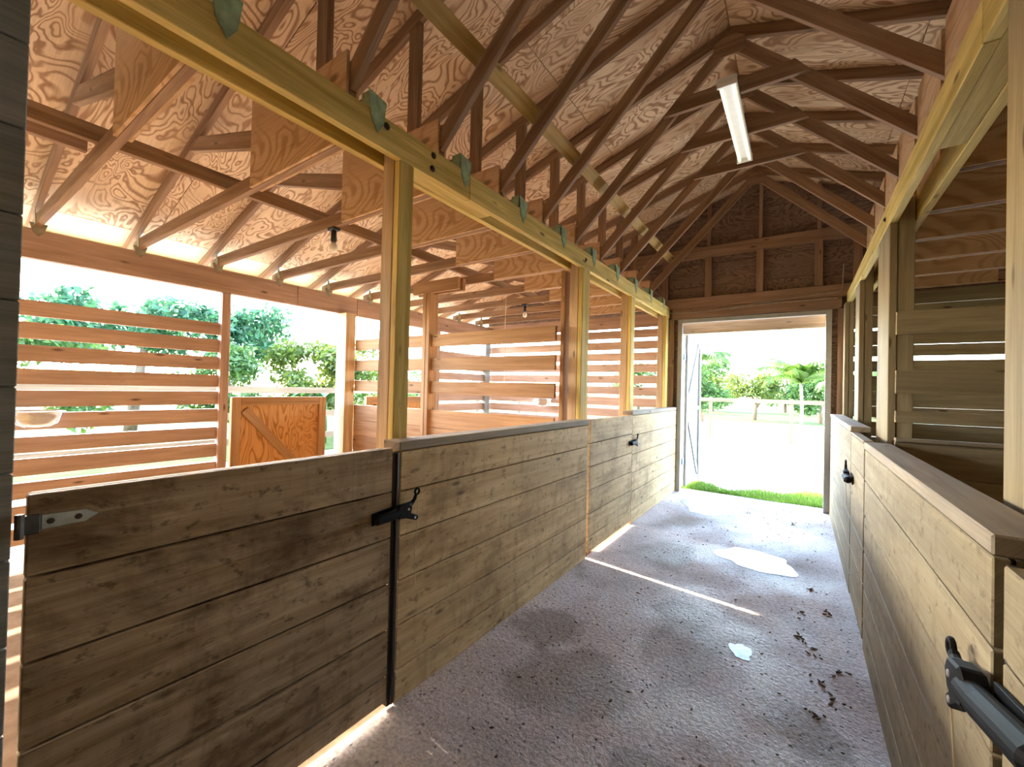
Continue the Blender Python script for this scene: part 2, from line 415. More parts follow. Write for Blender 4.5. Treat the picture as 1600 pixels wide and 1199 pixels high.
# ------------------------------------------------------------------ roof trusses
def truss_parts(root, collar=False):
    y0 = -.019; t = (0, .038, 0)
    def P(name, pts, mat, parent=None, dy=0.0, th=.038, g=None, bev=.002):
        q = [V((p[0], y0 + dy, p[1])) for p in pts]
        if g is None: g = q[1] - q[0]
        m = MB(); m.poly(q, (0, th, 0), g, bev)
        o = m.build(name, mat); o.parent = parent or root
        return o
    # rafters
    P('rafter', [(-5.3, rl(-5.3)), (RIDGE - .001, rl(RIDGE)), (RIDGE - .001, rl(RIDGE) + .092), (-5.3, rl(-5.3) + .092)], 'truss')
    P('rafter', [(RIDGE + .001, rr(RIDGE)), (4.23, rr(4.23)), (4.23, rr(4.23) + .092), (RIDGE + .001, rr(RIDGE) + .092)], 'truss')
    # level chords over the stalls
    P('bottom_chord', [(-4.98, 2.577), (-1.775, 2.577), (-1.775, 2.666), (-4.82, 2.666), (-4.98, 2.645)], 'truss')
    P('bottom_chord', [(.63, 2.577), (3.85, 2.577), (3.7, 2.666), (.63, 2.666)], 'truss')
    # sloping chords over the aisle
    P('scissor_chord', [(-1.775, 2.815), (RIDGE - .001, 4.112), (RIDGE - .001, 4.178), (-.573, 4.157), (-1.775, 2.943)], 'truss')
    P('scissor_chord', [(RIDGE + .001, 4.112), (.63, 3.033), (.63, 3.16), (-.405, 4.156), (RIDGE + .001, 4.178)], 'truss')
    # webs
    P('web', [(-3.72, 3.111), (-3.56, 3.163), (-2.45, 2.86), (-2.48, 2.755), (-3.72, 3.105)], 'truss', g=(1, 0, -.28))
    P('web', [(-2.07, 2.69), (-1.98, 2.69), (-1.98, rl(-1.98) - .002), (-2.07, rl(-2.07) - .002)], 'truss', g=(0, 0, 1))
    P('web', [(2.55, 3.168), (2.39, 3.222), (1.29, 2.86), (1.32, 2.755), (2.55, 3.163)], 'truss', g=(-1, 0, -.28))
    P('web', [(.82, 2.69), (.91, 2.69), (.91, rr(.91) - .002), (.82, rr(.82) - .002)], 'truss', g=(0, 0, 1))
    P('heel_post', [(-1.812, 2.668), (-1.775, 2.668), (-1.775, 2.813), (-1.812, 2.776)], 'truss', g=(0, 0, 1))
    P('heel_post', [(.63, 2.668), (.668, 2.668), (.668, 2.99), (.63, 3.03)], 'truss', g=(0, 0, 1))
    # plywood gussets on both faces
    for dy, th in ((-.0165, .016), (.0385, .016)):
        P('gusset', [(-2.72, 2.579), (-1.778, 2.579), (-1.778, 3.0), (-2.1, 3.0), (-2.42, 3.22), (-2.72, 3.22)], 'gusset', dy=dy, th=th, g=(1, 0, 0), bev=.001)
        P('gusset', [(.634, 2.579), (1.57, 2.579), (1.57, 3.16), (1.27, 3.16), (.95, 3.05), (.634, 3.05)], 'gusset', dy=dy, th=th, g=(1, 0, 0), bev=.001)
    P('ridge_plate', [(-.60, 4.05), (-.38, 4.05), (-.38, 4.16), (-.491, 4.235), (-.60, 4.16)], 'truss', dy=-.0125, th=.012, g=(1, 0, 0))
    # tail lying on the beam and its metal ties
    P('chord_tail', [(BL1 - .012, 2.655), (BL0 - .02, 2.655), (BL0 - .02, 2.735), (BL1 - .012, 2.735)], 'truss', g=(1, 0, 0))
    m = MB()
    m.poly([(BL0 + .0015, -.05, 2.735), (BL0 + .0015, .05, 2.715), (BL0 + .0015, .036, 2.61), (BL0 + .0015, .004, 2.556), (BL0 + .0015, -.034, 2.615)], (.003, 0, 0), (0, 0, 1), .0008)
    m.poly([(BL0 - .10, -.0235, 2.66), (BL0 - .02, -.0235, 2.66), (BL0 - .02, -.0235, 2.75), (BL0 - .08, -.0235, 2.75)], (0, .003, 0), (0, 0, 1), .0005)
    o = m.build('metal_tie', 'tie'); o.parent = root; o['label'] = 'green metal tie plate'
    m = MB()
    m.poly([(XE + .0035, -.05, 2.60), (XE + .0035, .05, 2.60), (XE + .0035, .03, 2.53), (XE + .0035, .0, 2.50), (XE + .0035, -.03, 2.53)], (.003, 0, 0), (0, 0, 1), .0008)
    m.poly([(XE + .0, -.0235, 2.58), (XE + .06, -.0235, 2.58), (XE + .03, -.0235, 2.70), (XE + .0, -.0235, 2.70)], (0, .003, 0), (0, 0, 1), .0005)
    o = m.build('metal_tie', 'eavetie'); o.parent = root; o['label'] = 'small metal tie at the eave'
    if collar:
        P('collar_tie', [(-.97, 3.70), (.03, 3.70), (-.06, 3.815), (-.86, 3.815)], 'truss', dy=-.052, th=.036, g=(1, 0, 0))
ordw = ['last', 'ninth', 'eighth', 'seventh', 'sixth', 'fifth', 'fourth', 'third', 'second', 'first']
tex = {0: 'roof truss closest to the camera, tenth from the far gable',
       1: 'roof truss over the near black gate latch, ninth from the far gable',
       2: 'roof truss holding the bare bulb over the open stall, eighth from the far gable',
       3: 'plain scissor roof truss seventh from the far gable wall',
       4: 'plain scissor roof truss just before the strip lamp, sixth from the far gable',
       5: 'scissor roof truss with the collar tie under the near half of the strip lamp',
       6: 'scissor roof truss with the collar tie under the far half of the strip lamp',
       7: 'collar tied roof truss just beyond the strip lamp, third from the far gable',
       8: 'second roof truss from the dark far gable wall',
       9: 'roof truss right in front of the dark far gable wall'}
proto = protoC = None
for k, y in enumerate(TY):
    c = k in (5, 6, 7)
    src = protoC if c else proto
    if src is None:
        r = thing('roof_truss', (0, 0, 0), 'x', 'roof truss'); truss_parts(r, c)
        if c: protoC = r
        else: proto = r
    else: r = copy_tree(src)
    r.location = (0, y, 0); tag(r, tex[k], 'roof truss', 'scissor trusses of the barn roof')

# brace board lying on the sloping chords, runner over the stall chords
m = MB(); d45 = V((1, 0, 1)).normalized(); nn = V((-1, 0, 1)).normalized() * .022
a = V((-1.525, -.6, 3.215)); b = a + d45 * .1
m.poly([a, b, b + V((0, 4.0, 0)), a + V((0, 4.0, 0))], nn, (0, 1, 0))
m.poly([a + V((0, 3.6, 0)) + nn * 1.1, b + V((0, 3.6, 0)) + nn * 1.1, b + V((0, 6.9, 0)) + nn * 1.1, a + V((0, 6.9, 0)) + nn * 1.1], nn, (0, 1, 0))
tag(m.build('brace_board', 'brace'), 'long yellow board tying the sloping truss members together above the left beam', 'board')
m = MB(); m.box(-3.12, -3.08, .3, 6.3, 2.669, 2.757, 'y')
tag(m.build('brace_board', 'truss'), 'long dark runner board lying across the trusses above the open stalls', 'board')
m = MB(); m.box(-3.30, -3.26, -1.2, .566, 2.669, 2.80, 'y')
tag(m.build('brace_board', 'pink'), 'short reddish board ending at the truss by the dark near wall', 'board')

# blocking between the trusses above the right beam
for k in range(len(TY) - 1):
    m = MB(); m.box(.585, .605, TY[k] + .04, TY[k + 1] - .04, BZ1 + .002, 3.36, 'y')
    nm = ['nearest the camera', 'second from the camera', 'third from the camera', 'fourth from the camera', 'fifth from the camera',
          'fourth from the far gable', 'third from the far gable', 'second from the far gable', 'closest to the far gable'][k]
    tag(m.build('blocking_board', 'gusset'), 'upright plywood panel between trusses on the right beam, ' + nm, 'panel', 'panels between the trusses on the right beam')

# ------------------------------------------------------------------ beams
def double_beam(name, xs, fills, label, boltspots):
    r = thing(name, (xs[0], 0, BZ0), label, 'beam')
    sgn = -1 if xs[1] < xs[0] else 1
    a0, a1 = sorted((xs[0], xs[0] + sgn * .04)); b0, b1 = sorted((xs[1], xs[1] - sgn * .04))
    m = MB()
    for y0, y1 in ((-2.1, 1.845), (1.848, 6.36)): m.box(a0, a1, y0, y1, BZ0, BZ1, 'y', .003)
    m.build('front_plank', 'treated', r)
    m = MB(); m.box(b0, b1, -2.1, 6.36, BZ0, BZ1, 'y', .003); m.build('back_plank', 'treated', r)
    for y0, y1 in fills:
        m = MB(); m.box(min(a1, b1) + .001, max(a0, b0) - .001, y0, y1, BZ0 + .004, BZ1 - .01, 'y'); m.build('filler_block', 'treated', r)
    for y, z in boltspots:
        m = MB(); m.lathe((xs[0], y, z), [(.017, 0), (.017, .003), (.009, .004), (.009, .010), (.0, .011)], (-sgn, 0, 0), 10)
        m.build('bolt', 'bolt', r)
    return r
double_beam('roof_beam', (BL0, BL1), [(1.45, 2.1)], 'yellowish double plank beam on the left posts with green metal ties', [(1.25, 2.615), (1.55, 2.62), (1.545, 2.55), (3.44, 2.58)])
double_beam('roof_beam', (BR0, BR1), [(.6, 2.55)], 'pale double plank beam on the right posts above the closed stalls', [(1.55, 2.61), (3.62, 2.58)])
m = MB()
for y0, y1 in ((-2.1, 2.62), (2.625, 3.42), (3.425, 6.42)): m.box(XE - .08, XE, y0, y1, 2.327, 2.555, 'y', .003)
tag(m.build('eave_beam', 'pink'), 'reddish brown beam carrying the truss ends along the open side of the stalls', 'beam')

# ------------------------------------------------------------------ posts
def post(pieces, label, grp='posts of the barn', extra=None):
    x0, x1, y0, y1, z0, z1, _ = pieces[0]
    r = thing('wooden_post', ((x0 + x1) / 2, (y0 + y1) / 2, z0), label, 'post', grp)
    for i, (a, b, c, d, e, f, mt) in enumerate(pieces):
        m = MB(); m.box(a, b, c, d, e, f, 'z', .004); m.build('upright', mt, r)
    return r
F0 = -.012
def left_post(y0, y1, label, nailer=False):
    pc = [(-1.716, -1.634, y0, y1, F0, 2.648, 'post'), (-1.632, -1.592, y0, y1, F0, 2.503, 'treated')]
    if nailer: pc.append((-1.80, -1.759, y0 - .01, y1 - .03, F0, 2.50, 'warm'))
    return post(pc, label, 'posts on the left stall front')
left_post(1.335, 1.425, 'square post on the left ledge beside the large black gate latch')
left_post(3.392, 3.545, 'post on the left where the slatted divider meets the stall front', True)
left_post(4.69, 4.82, 'post on the left beyond the small black gate latch')
left_post(6.20, 6.33, 'left post tucked beside the open end door')
def right_post(x0, x1, y0, y1, label):
    return post([(x0, x0 + .04, y0, y1, F0, 2.503, 'olive'), (x0 + .042, x1, y0 + .004, y1 - .004, F0, 2.648 if x0 + .042 >= BR0 + .041 and x1 <= BR1 - .041 else 2.503, 'olive')], label, 'posts on the right stall front')
right_post(.445, .565, 1.42, 1.655, 'nearest right post, tall and cut by the picture edge, standing behind the ledge')
right_post(.445, .565, 3.46, 3.90, 'wide right post beside the view into the dark stall')
right_post(.445, .545, 5.05, 5.37, 'right post between the wide post and the end door post')
right_post(.415, .50, 6.15, 6.33, 'right post standing in the corner by the end door')
post([(-4.94, -4.86, 1.855, 1.935, -.03, 2.325, 'pink')], 'slim reddish post at the end of the slatted side wall', 'posts on the open side')
post([(-4.90, -4.70, 3.165, 3.305, -.03, 2.325, 'post')], 'thick sunlit post at the open side beside the orange gate', 'posts on the open side')
post([(-4.94, -4.86, 4.93, 5.01, -.03, 2.325, 'pink')], 'slim outer post at the open side of the far stall', 'posts on the open side')
post([(-4.99, -4.86, 6.22, 6.36, -.03, 2.325, 'grey')], 'weathered grey corner post seen between the divider slats', 'posts on the open side')
post([(-3.455, -3.40, 3.265, 3.40, F0, 2.44, 'warm'), (-3.397, -3.345, 3.265, 3.40, F0, 2.44, 'warm')], 'orange lit post in the middle of the slatted divider', 'posts of the divider')
m = MB(); m.box(-3.62, -2.95, 3.27, 3.31, 2.442, 2.572, 'x'); m.box(-3.62, -2.95, 3.352, 3.392, 2.442, 2.572, 'x')
tag(m.build('header_block', 'warm'), 'short doubled header sitting on the middle divider post', 'header')

# ------------------------------------------------------------------ slatted walls
def slat_wall(label, pieces, mat, loc, posts=(), kindcat='slatted wall', grp=None):
    r = thing('slatted_wall', loc, label, kindcat, grp)
    m = MB()
    for p in pieces: m.box(*p)
    m.build('slat_panel', mat, r)
    for p in posts:
        q = MB(); q.box(*p); q.build('stud', mat, r)
    return r
PITCH, SH = .1765, .126
tops = [2.018 - PITCH * i for i in range(11)]
slat_wall('reddish slatted side wall with bright gaps on the open side of the near stall',
          [(XE - .085, XE - .055, -1.4, 1.853, z - SH, z + random.uniform(-.006, .006), 'y') for z in tops], 'pink', (XE, .5, 0), [(XE - .054, XE - .014, -.02, .07, -.03, 2.325, 'z')])
slat_wall('slatted side wall on the open side of the far stall',
          [(XE - .085, XE - .055, 5.012, 6.215, z - SH, z, 'y') for z in tops], 'pink', (XE, 5.6, 0))
# divider between the two open stalls
DV = 3.30
def divider_left():
    r = thing('stall_divider', (-3.2, DV, 0), 'orange lit slatted divider with three rails over solid boards between open stalls', 'divider')
    m = MB()
    for zt in (1.99, 1.73, 1.475):
        m.box(-4.697, -3.458, DV, DV + .032, zt - .135, zt, 'x'); m.box(-3.342, -1.802, DV, DV + .032, zt - .135, zt, 'x')
    m.build('rail_panel', 'warm', r)
    m = MB()
    for i in range(6):
        z1 = 1.165 - .194 * i; m.box(-4.697, -3.458, DV, DV + .03, max(z1 - .191, 0), z1, 'x'); m.box(-3.342, -1.802, DV, DV + .03, max(z1 - .191, 0), z1, 'x')
    m.box(-4.69, -3.46, DV + .031, DV + .04, .0, 1.15, 'x', 0); m.box(-3.34, -1.81, DV + .031, DV + .04, .0, 1.15, 'x', 0)
    m.build('board_panel', 'warm', r)
    return r
divider_left()
def divider_right():
    r = thing('stall_divider', (2.1, 3.42, 0), 'dark railed divider inside the closed stall seen between the right posts', 'divider')
    m = MB()
    for zt, h in ((1.94, .14), (1.585, .14), (1.34, .07)): m.box(0.475, XW - .02, 3.40, 3.43, zt - h, zt, 'x')
    m.build('rail_panel', 'olive', r)
    m = MB()
    for i in range(6):
        z1 = 1.155 - .194 * i; m.box(0.475, XW - .02, 3.40, 3.43, max(z1 - .191, 0), z1, 'x')
    m.box(.6, XW - .03, 3.4315, 3.44, 0, 1.15, 'x', 0)
    m.build('board_panel', 'olive', r)
    m = MB(); m.box(.475, XW - .02, 3.38, 3.445, 1.157, 1.178, 'x'); m.build('cap', 'cap', r)
divider_right()
# end wall slats of the stalls
zt = [2.018 + PITCH * 2 - PITCH * i for i in range(14)]
slat_wall('slatted end wall of the far open stall with sunlit gaps', [(-4.99, -1.72, YE + .03, YE + .06, max(z - SH, -.02), z, 'x') for z in zt] + [(-4.99, -1.60, YE + .03, YE + .06, 2.40, 2.60, 'x')], 'pink', (-3.3, YE, 0))
solid = {2, 4, 5, 7, 9, 10, 11, 12}
pcs = []
for i, z in enumerate(zt):
    lo = z - SH
    if i in (1, 4, 5, 7) : lo = z - PITCH + .004
    if i >= 9: lo = z - PITCH + .002
    if i == 0: lo = z - PITCH + .028
    pcs.append((.52, XW, YE + .03, YE + .06, max(lo, -.02), z, 'x'))
pcs += [(.52, XW, YE + .03, YE + .06, 2.375, 2.47, 'x'), (.52, XW, YE + .03, YE + .06, 2.474, 2.62, 'x')]
slat_wall('end wall of the closed stall with thin bright slots between boards', pcs, 'olive', (2.1, YE, 0))

# outer wall, wall behind the camera, tack room walls
def plank_wall(name, x, y0, y1, z0, z1, mat, label, side=1, th=.025, pitch=.196, zoff=.0, back=True):
    m = MB(); z = z0 + zoff - pitch
    while z < z1:
        a, b = max(z + .002, z0), min(z + pitch - .002, z1)
        if b - a > .01: m.box(min(x, x - side * th), max(x, x - side * th), y0, y1, a, b, 'y')
        z += pitch
    if back: m.box(min(x - side * (th + .001), x - side * (th + .012)), max(x - side * (th + .001), x - side * (th + .012)), y0, y1, z0, z1 - .01, 'y', 0)
    o = m.build(name, mat); return struct(o, label, 'wall')
plank_wall('wall_left', XL, -2.1, .155, 0, 2.49, 'grey', 'dark full height plank wall at the left edge of the picture', 1, .03, .1965, .02)
plank_wall('wall_right', XR, -2.1, .05, 0, 2.49, 'plank', 'plank wall on the right behind the near gate', -1, .03)
plank_wall('wall_right_outer', XW, -2.1, YE + .06, 0, 2.62, 'olive', 'outer plank wall of the closed stalls', 1)
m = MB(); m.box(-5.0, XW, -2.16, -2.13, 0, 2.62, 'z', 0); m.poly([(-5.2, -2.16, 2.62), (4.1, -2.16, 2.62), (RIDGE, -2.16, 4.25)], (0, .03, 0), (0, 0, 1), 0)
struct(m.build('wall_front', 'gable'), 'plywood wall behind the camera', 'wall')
m = MB(); m.box(-4.84, XL - .05, .06, .09, -.01, 2.56, 'x', 0)
struct(m.build('wall_tack_room', 'plank'), 'board wall between the near stall and the room beside it', 'wall')
m = MB(); m.box(XR + .05, XW - .02, -.02, .01, -.01, 2.56, 'x', 0)
struct(m.build('wall_feed_room', 'plank'), 'board wall closing the near closed stall', 'wall')

# far gable wall with its framing
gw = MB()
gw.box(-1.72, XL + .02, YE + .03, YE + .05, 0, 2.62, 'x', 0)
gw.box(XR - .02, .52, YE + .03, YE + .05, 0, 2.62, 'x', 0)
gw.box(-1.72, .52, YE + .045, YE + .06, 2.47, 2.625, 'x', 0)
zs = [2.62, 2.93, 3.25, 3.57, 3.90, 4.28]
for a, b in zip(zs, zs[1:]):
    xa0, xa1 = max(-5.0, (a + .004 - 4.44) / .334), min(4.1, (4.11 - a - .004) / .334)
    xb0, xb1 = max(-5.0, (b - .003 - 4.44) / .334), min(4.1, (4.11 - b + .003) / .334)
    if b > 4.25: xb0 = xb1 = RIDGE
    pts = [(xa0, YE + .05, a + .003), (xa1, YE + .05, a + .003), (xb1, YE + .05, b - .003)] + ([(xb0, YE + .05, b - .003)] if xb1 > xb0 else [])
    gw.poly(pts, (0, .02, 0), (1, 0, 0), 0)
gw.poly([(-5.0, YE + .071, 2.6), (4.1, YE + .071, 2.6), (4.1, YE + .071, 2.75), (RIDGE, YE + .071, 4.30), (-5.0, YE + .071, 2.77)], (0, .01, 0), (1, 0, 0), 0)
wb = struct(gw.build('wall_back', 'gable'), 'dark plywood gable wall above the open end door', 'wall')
def frame_part(n, x0, x1, z0, z1, gr, y0=YE - .03, y1=YE + .044):
    m = MB(); m.box(x0, x1, y0, y1, z0, z1, gr); return m.build(n, 'girt', wb)
frame_part('door_header', -1.55, .40, 2.478, 2.618, 'x')
frame_part('plate', -1.72, .62, 2.622, 2.765, 'x')
frame_part('girt', -2.1, 1.12, 3.325, 3.47, 'x')
for x in (-1.66, -1.08, -.456, .17, .545): frame_part('stud', x - .041, x + .041, 2.768, 3.322, 'z')
for x in (-1.08, -.456, .17): frame_part('stud', x - .02, x + .02, 3.473, min(rl(x), rr(x)) + .085, 'z', YE - .03, YE + .048)
for x in (-1.555, .40): frame_part('stud', x - .035, x + .035, 0, 2.475, 'z', YE - .02, YE + .028)

# end doorway: white frame and the open white leaf
df = MB()
for x0, x1 in ((XL + .0, XL + .06), (XR - .06, XR)):
    df.box(x0, x1, YE - .012, YE + .028, 0, 2.47, 'z')
df.box(XL + .06, XR - .06, YE - .01, YE + .05, 2.415, 2.47, 'x')
for x0, x1 in ((XL + .012, XL + .035), (XR - .035, XR - .012)): df.box(x0, x1, YE + .052, YE + .22, 0, 2.42, 'z')
fr = struct(df.build('door_1_frame', 'framepaint'), 'white painted frame of the open end doorway', 'door frame')
m = MB(); m.box(XL - .02, XR + .02, YE + .16, YE + .25, 2.28, 2.50, 'x')
struct(m.build('trim_2', 'post'), 'bare wood header outside the open doorway', 'header')
dl = thing('door_1', (-1.44, 6.62, .03), 'white door leaf swung fully open outside the end doorway', 'door'); dl['kind'] = 'structure'
P0, P1 = V((-1.438, 6.64, .03)), V((-1.405, 7.52, .03)); du = (P1 - P0).normalized(); dn = V((du.y, -du.x, 0))
def leaf(name, a, b, z0, z1, off, th, mat='white'):
    m = MB(); p, q = P0 + du * a + dn * off, P0 + du * b + dn * off
    m.poly([p, q, q + dn * th, p + dn * th][::1], (0, 0, 1), (0, 0, 1), 0) if False else m.poly([V((p.x, p.y, z0)), V((q.x, q.y, z0)), V((q.x, q.y, z1)), V((p.x, p.y, z1))], dn * th, (0, 0, 1))
    return m.build(name, mat, dl)
leaf('panel', 0, .88, .03, 2.29, 0, .02)
for a in (0, .80): leaf('stile', a, a + .08, .03, 2.29, .021, .03, 'greypaint')
for z in (.03, 1.15, 2.21): leaf('crossbar', .082, .798, z, z + .06, .021, .02)
m = MB(); m.beam(P0 + du * .1 + dn * .031 + V((0, 0, 1.21)), P0 + du * .78 + dn * .031 + V((0, 0, 2.17)), .02, .08); m.build('brace', 'greypaint', dl)
m = MB(); m.beam(P0 + du * .1 + dn * .031 + V((0, 0, 1.10)), P0 + du * .78 + dn * .031 + V((0, 0, .10)), .02, .08); m.build('brace', 'greypaint', dl)
for z in (.35, 1.9):
    m = MB(); m.box(-1.436, -1.41, 6.57, 6.635, z, z + .10, 'z'); m.build('hinge', 'galv', dl)

# ------------------------------------------------------------------ stall fronts along the aisle
def planks(r, side, y0, y1, zb, ztop, mat='plank', first=.145):
    x = XL if side < 0 else XR
    xo = x + side * .026
    m = MB(); edges = [zb]
    z = first
    while z < ztop - .09:
        if z > zb + .03: edges.append(z)
        z += .2
    edges.append(ztop)
    for a, b in zip(edges, edges[1:]):
        m.box(min(x, xo), max(x, xo), y0, y1, a + .0032, b - .0032, 'y', .003)
    m.box(min(xo + side * .006, xo + side * .016), max(xo + side * .006, xo + side * .016), y0 + .004, y1 - .004, zb + .004, ztop - .004, 'z', 0)
    return m.build('plank_panel', mat, r)
def cap(r, side, y0, y1, z0, z1, mat='cap', deep=.115):
    x = XL + .004 if side < 0 else XR - .004
    m = MB(); xo = x + side * deep
    m.box(min(x, xo), max(x, xo), y0, y1, z0, z1, 'y', .004); return m.build('cap', mat, r)
def fixed(side, y0, y1, ztop, label, pm='plank', cm='cap'):
    r = thing('stall_partition', ((XL if side < 0 else XR), (y0 + y1) / 2, 0), label, 'partition', 'fixed plank fronts of the stalls')
    planks(r, side, y0, y1, 0, ztop - .043, pm); cap(r, side, y0 - .012, y1 + .004, ztop - .041, ztop, cm)
    return r
def latch(r, x, yj, z, side, dirn, sc=1.0, cordlen=.4, hk=1.0, tilt=0.0, bar=.13):
    """two-jawed gate latch: the bar sits on the gate, its jaws reach over joint YJ towards DIRN"""
    s_ = -side                                             # out into the aisle
    ct, st = math.cos(tilt), math.sin(tilt)
    def p(a, o, h):
        a, h = a * ct + h * st, h * ct - a * st
        return V((x + s_ * o * sc, yj + dirn * a * sc, z + h * sc))
    m = MB()
    m.poly([p(-.125, .004, -.028), p(-.02, .004, -.032), p(-.02, .004, .03), p(-.125, .004, .022)], (s_ * .006 * sc, 0, 0), (0, 1, 0), .001)
    m.tube([p(-bar, .026, -.004), p(-bar + .012, .028, -.003), p(-.06, .030, -.001), p(.0, .032, .004)], [.012 * sc, .021 * sc, .021 * sc, .019 * sc], 18)
    L = m.build('gate_latch', 'black', r); L['label'] = 'black two-jawed gate latch'
    m = MB()
    m.poly([p(-.012, .012, -.022), p(.035, .012, -.026), p(.06, .012, -.012), p(.068, .012, .018), p(.05, .012, .036), p(-.005, .012, .034), p(-.03, .012, .012)], (s_ * .032 * sc, 0, 0), (0, 1, 0), .005)
    m.tube([p(.05, .027, .02 + .004 * hk), p(.075, .026, .02 + .01 * hk), p(.092, .025, .02 + .024 * hk), p(.102, .024, .02 + .044 * hk)], [.014 * sc, .010 * sc, .008 * sc, .007 * sc], 10)
    m.torus(p(.108 if hk > .5 else .118, .024, .02 + .057 * hk), (1, 0, 0), .013 * sc, .005 * sc)
    m.build('upper_jaw', 'black', L)
    m = MB(); m.poly([p(.03, .014, -.026), p(.10, .014, -.052), p(.112, .014, -.044), p(.11, .014, -.032), p(.06, .014, -.006)], (s_ * .022 * sc, 0, 0), (0, 1, 0), .004); m.build('lower_jaw', 'black', L)
    for a, h in ((.042, .012), (.088, -.036)):
        m = MB(); m.lathe(p(a, .0442 if a < .06 else .0365, h), [(.006 * sc, 0), (.005 * sc, .002), (.0, .003)], (s_, 0, 0), 10); m.build('screw', 'screw', L)
    m = MB(); q = p(.112 if hk > .5 else .12, .022, .01 + .056 * hk); m.tube([q, q + V((s_ * .002, .004 * dirn, -.10)), q + V((-s_ * .004, -.004 * dirn, -.25)), q + V((-s_ * .004, .002, -cordlen))], .0018, 6); c = m.build('cord', 'cord', L)
    return L
# left side
ga = thing('stall_gate', (XL, .71, .05), 'near left plank gate with strap hinge and large black latch', 'gate', 'plank gates along the aisle')
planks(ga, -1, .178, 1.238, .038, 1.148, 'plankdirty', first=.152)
m = MB(); m.box(XL - .075, XL - .044, .19, 1.225, .06, .20, 'y'); m.build('back_rail', 'plank', ga)
m = MB(); m.box(XL - .075, XL - .044, .19, 1.225, 1.0, 1.14, 'y'); m.build('back_rail', 'plank', ga)
m = MB(); m.box(XL - .03, XL - .002, 1.241, 1.282, .012, 1.125, 'z', .003); m.build('edge_shade_strip', 'rodshade', ga)  # dark edge strip, widened over the gap to black it out and block sun
m = MB(); m.tube([(XL + .002, 1.262, .02), (XL + .002, 1.262, 1.12)], .006, 8); m.build('edge_rod', 'rodshade', ga)
latch(ga, XL, 1.255, .86, -1, 1, 1.0, .42)
hg = MB(); hg.poly([(XL + .001, .20, 1.062), (XL + .001, .275, 1.064), (XL + .001, .298, 1.079), (XL + .001, .275, 1.094), (XL + .001, .20, 1.096)], (.004, 0, 0), (0, 1, 0), .001)
h_ = hg.build('strap_hinge', 'galv', ga); h_['label'] = 'galvanised strap hinge with pointed tip'
m = MB(); m.box(XL + .001, XL + .012, .158, .198, 1.056, 1.10, 'z'); m.tube([(XL + .012, .165, 1.05), (XL + .012, .165, 1.106)], .008, 10); m.build('hinge_plate', 'bracket', h_)
for yy in (.262, .215):
    m = MB(); m.lathe((XL + .0055, yy, 1.079), [(.007, 0), (.006, .002), (.0, .003)], (1, 0, 0), 10); m.build('screw', 'bolt', h_)
fixed(-1, 1.285, 3.305, 1.17, 'long left plank partition with a worn cap beside the near gate')
gb = thing('stall_gate', (XL, 3.9, .05), 'far left plank gate with sunlight glowing under its lower edge', 'gate', 'plank gates along the aisle')
planks(gb, -1, 3.352, 4.44, .032, 1.168, first=.165); latch(gb, XL, 4.455, .875, -1, 1, .95, .3)
m = MB(); m.box(XL - .07, XL - .044, 3.40, 4.43, .07, .20, 'y'); m.build('back_rail', 'plank', gb)
m = MB(); m.box(XL - .07, XL - .044, 3.40, 4.43, 1.0, 1.14, 'y'); m.build('back_rail', 'plank', gb)
fixed(-1, 4.446, 6.36, 1.205, 'short left plank partition ending at the white door frame')
# right side
gc = thing('stall_gate', (XR, .6, .05), 'near right plank gate at the picture edge with the closest black latch', 'gate', 'plank gates along the aisle')
planks(gc, 1, .06, 1.138, .04, 1.125, 'plankclean', first=.15); latch(gc, XR, 1.15, .868, 1, 1, 1.25, .62, .35, .24, .24)
m = MB(); m.box(XR + .044, XR + .07, .08, 1.125, 1.0, 1.115, 'y'); m.build('back_rail', 'plank', gc)
m = MB(); m.box(XR + .012, XR + .03, 1.142, 1.176, .04, 1.115, 'z', .002); m.build('edge_shade_strip', 'rodshade', gc)  # black strip added in the open gap to stand for its shade
fixed(1, 1.192, 3.105, 1.165, 'long right plank partition with the wide grey cap', 'plankclean')
gd = thing('stall_gate', (XR, 3.5, .05), 'far right plank gate carrying the small black latch', 'gate', 'plank gates along the aisle')
planks(gd, 1, 3.15, 3.88, .03, 1.15, 'plankclean', first=.15); latch(gd, XR, 3.80, .855, 1, 1, 1.1, .3)
m = MB(); m.box(XR + .014, XR + .03, 3.112, 3.145, .03, 1.115, 'z', .002); m.build('edge_shade_strip', 'rodshade', gd)  # gap beside the gate darkened with an added strip in place of shade
cap(gd, 1, 3.15, 3.88, 1.152, 1.166, 'cap', .05)
fixed(1, 3.905, 6.36, 1.205, 'far right plank partition beside the open end door', 'plankclean')

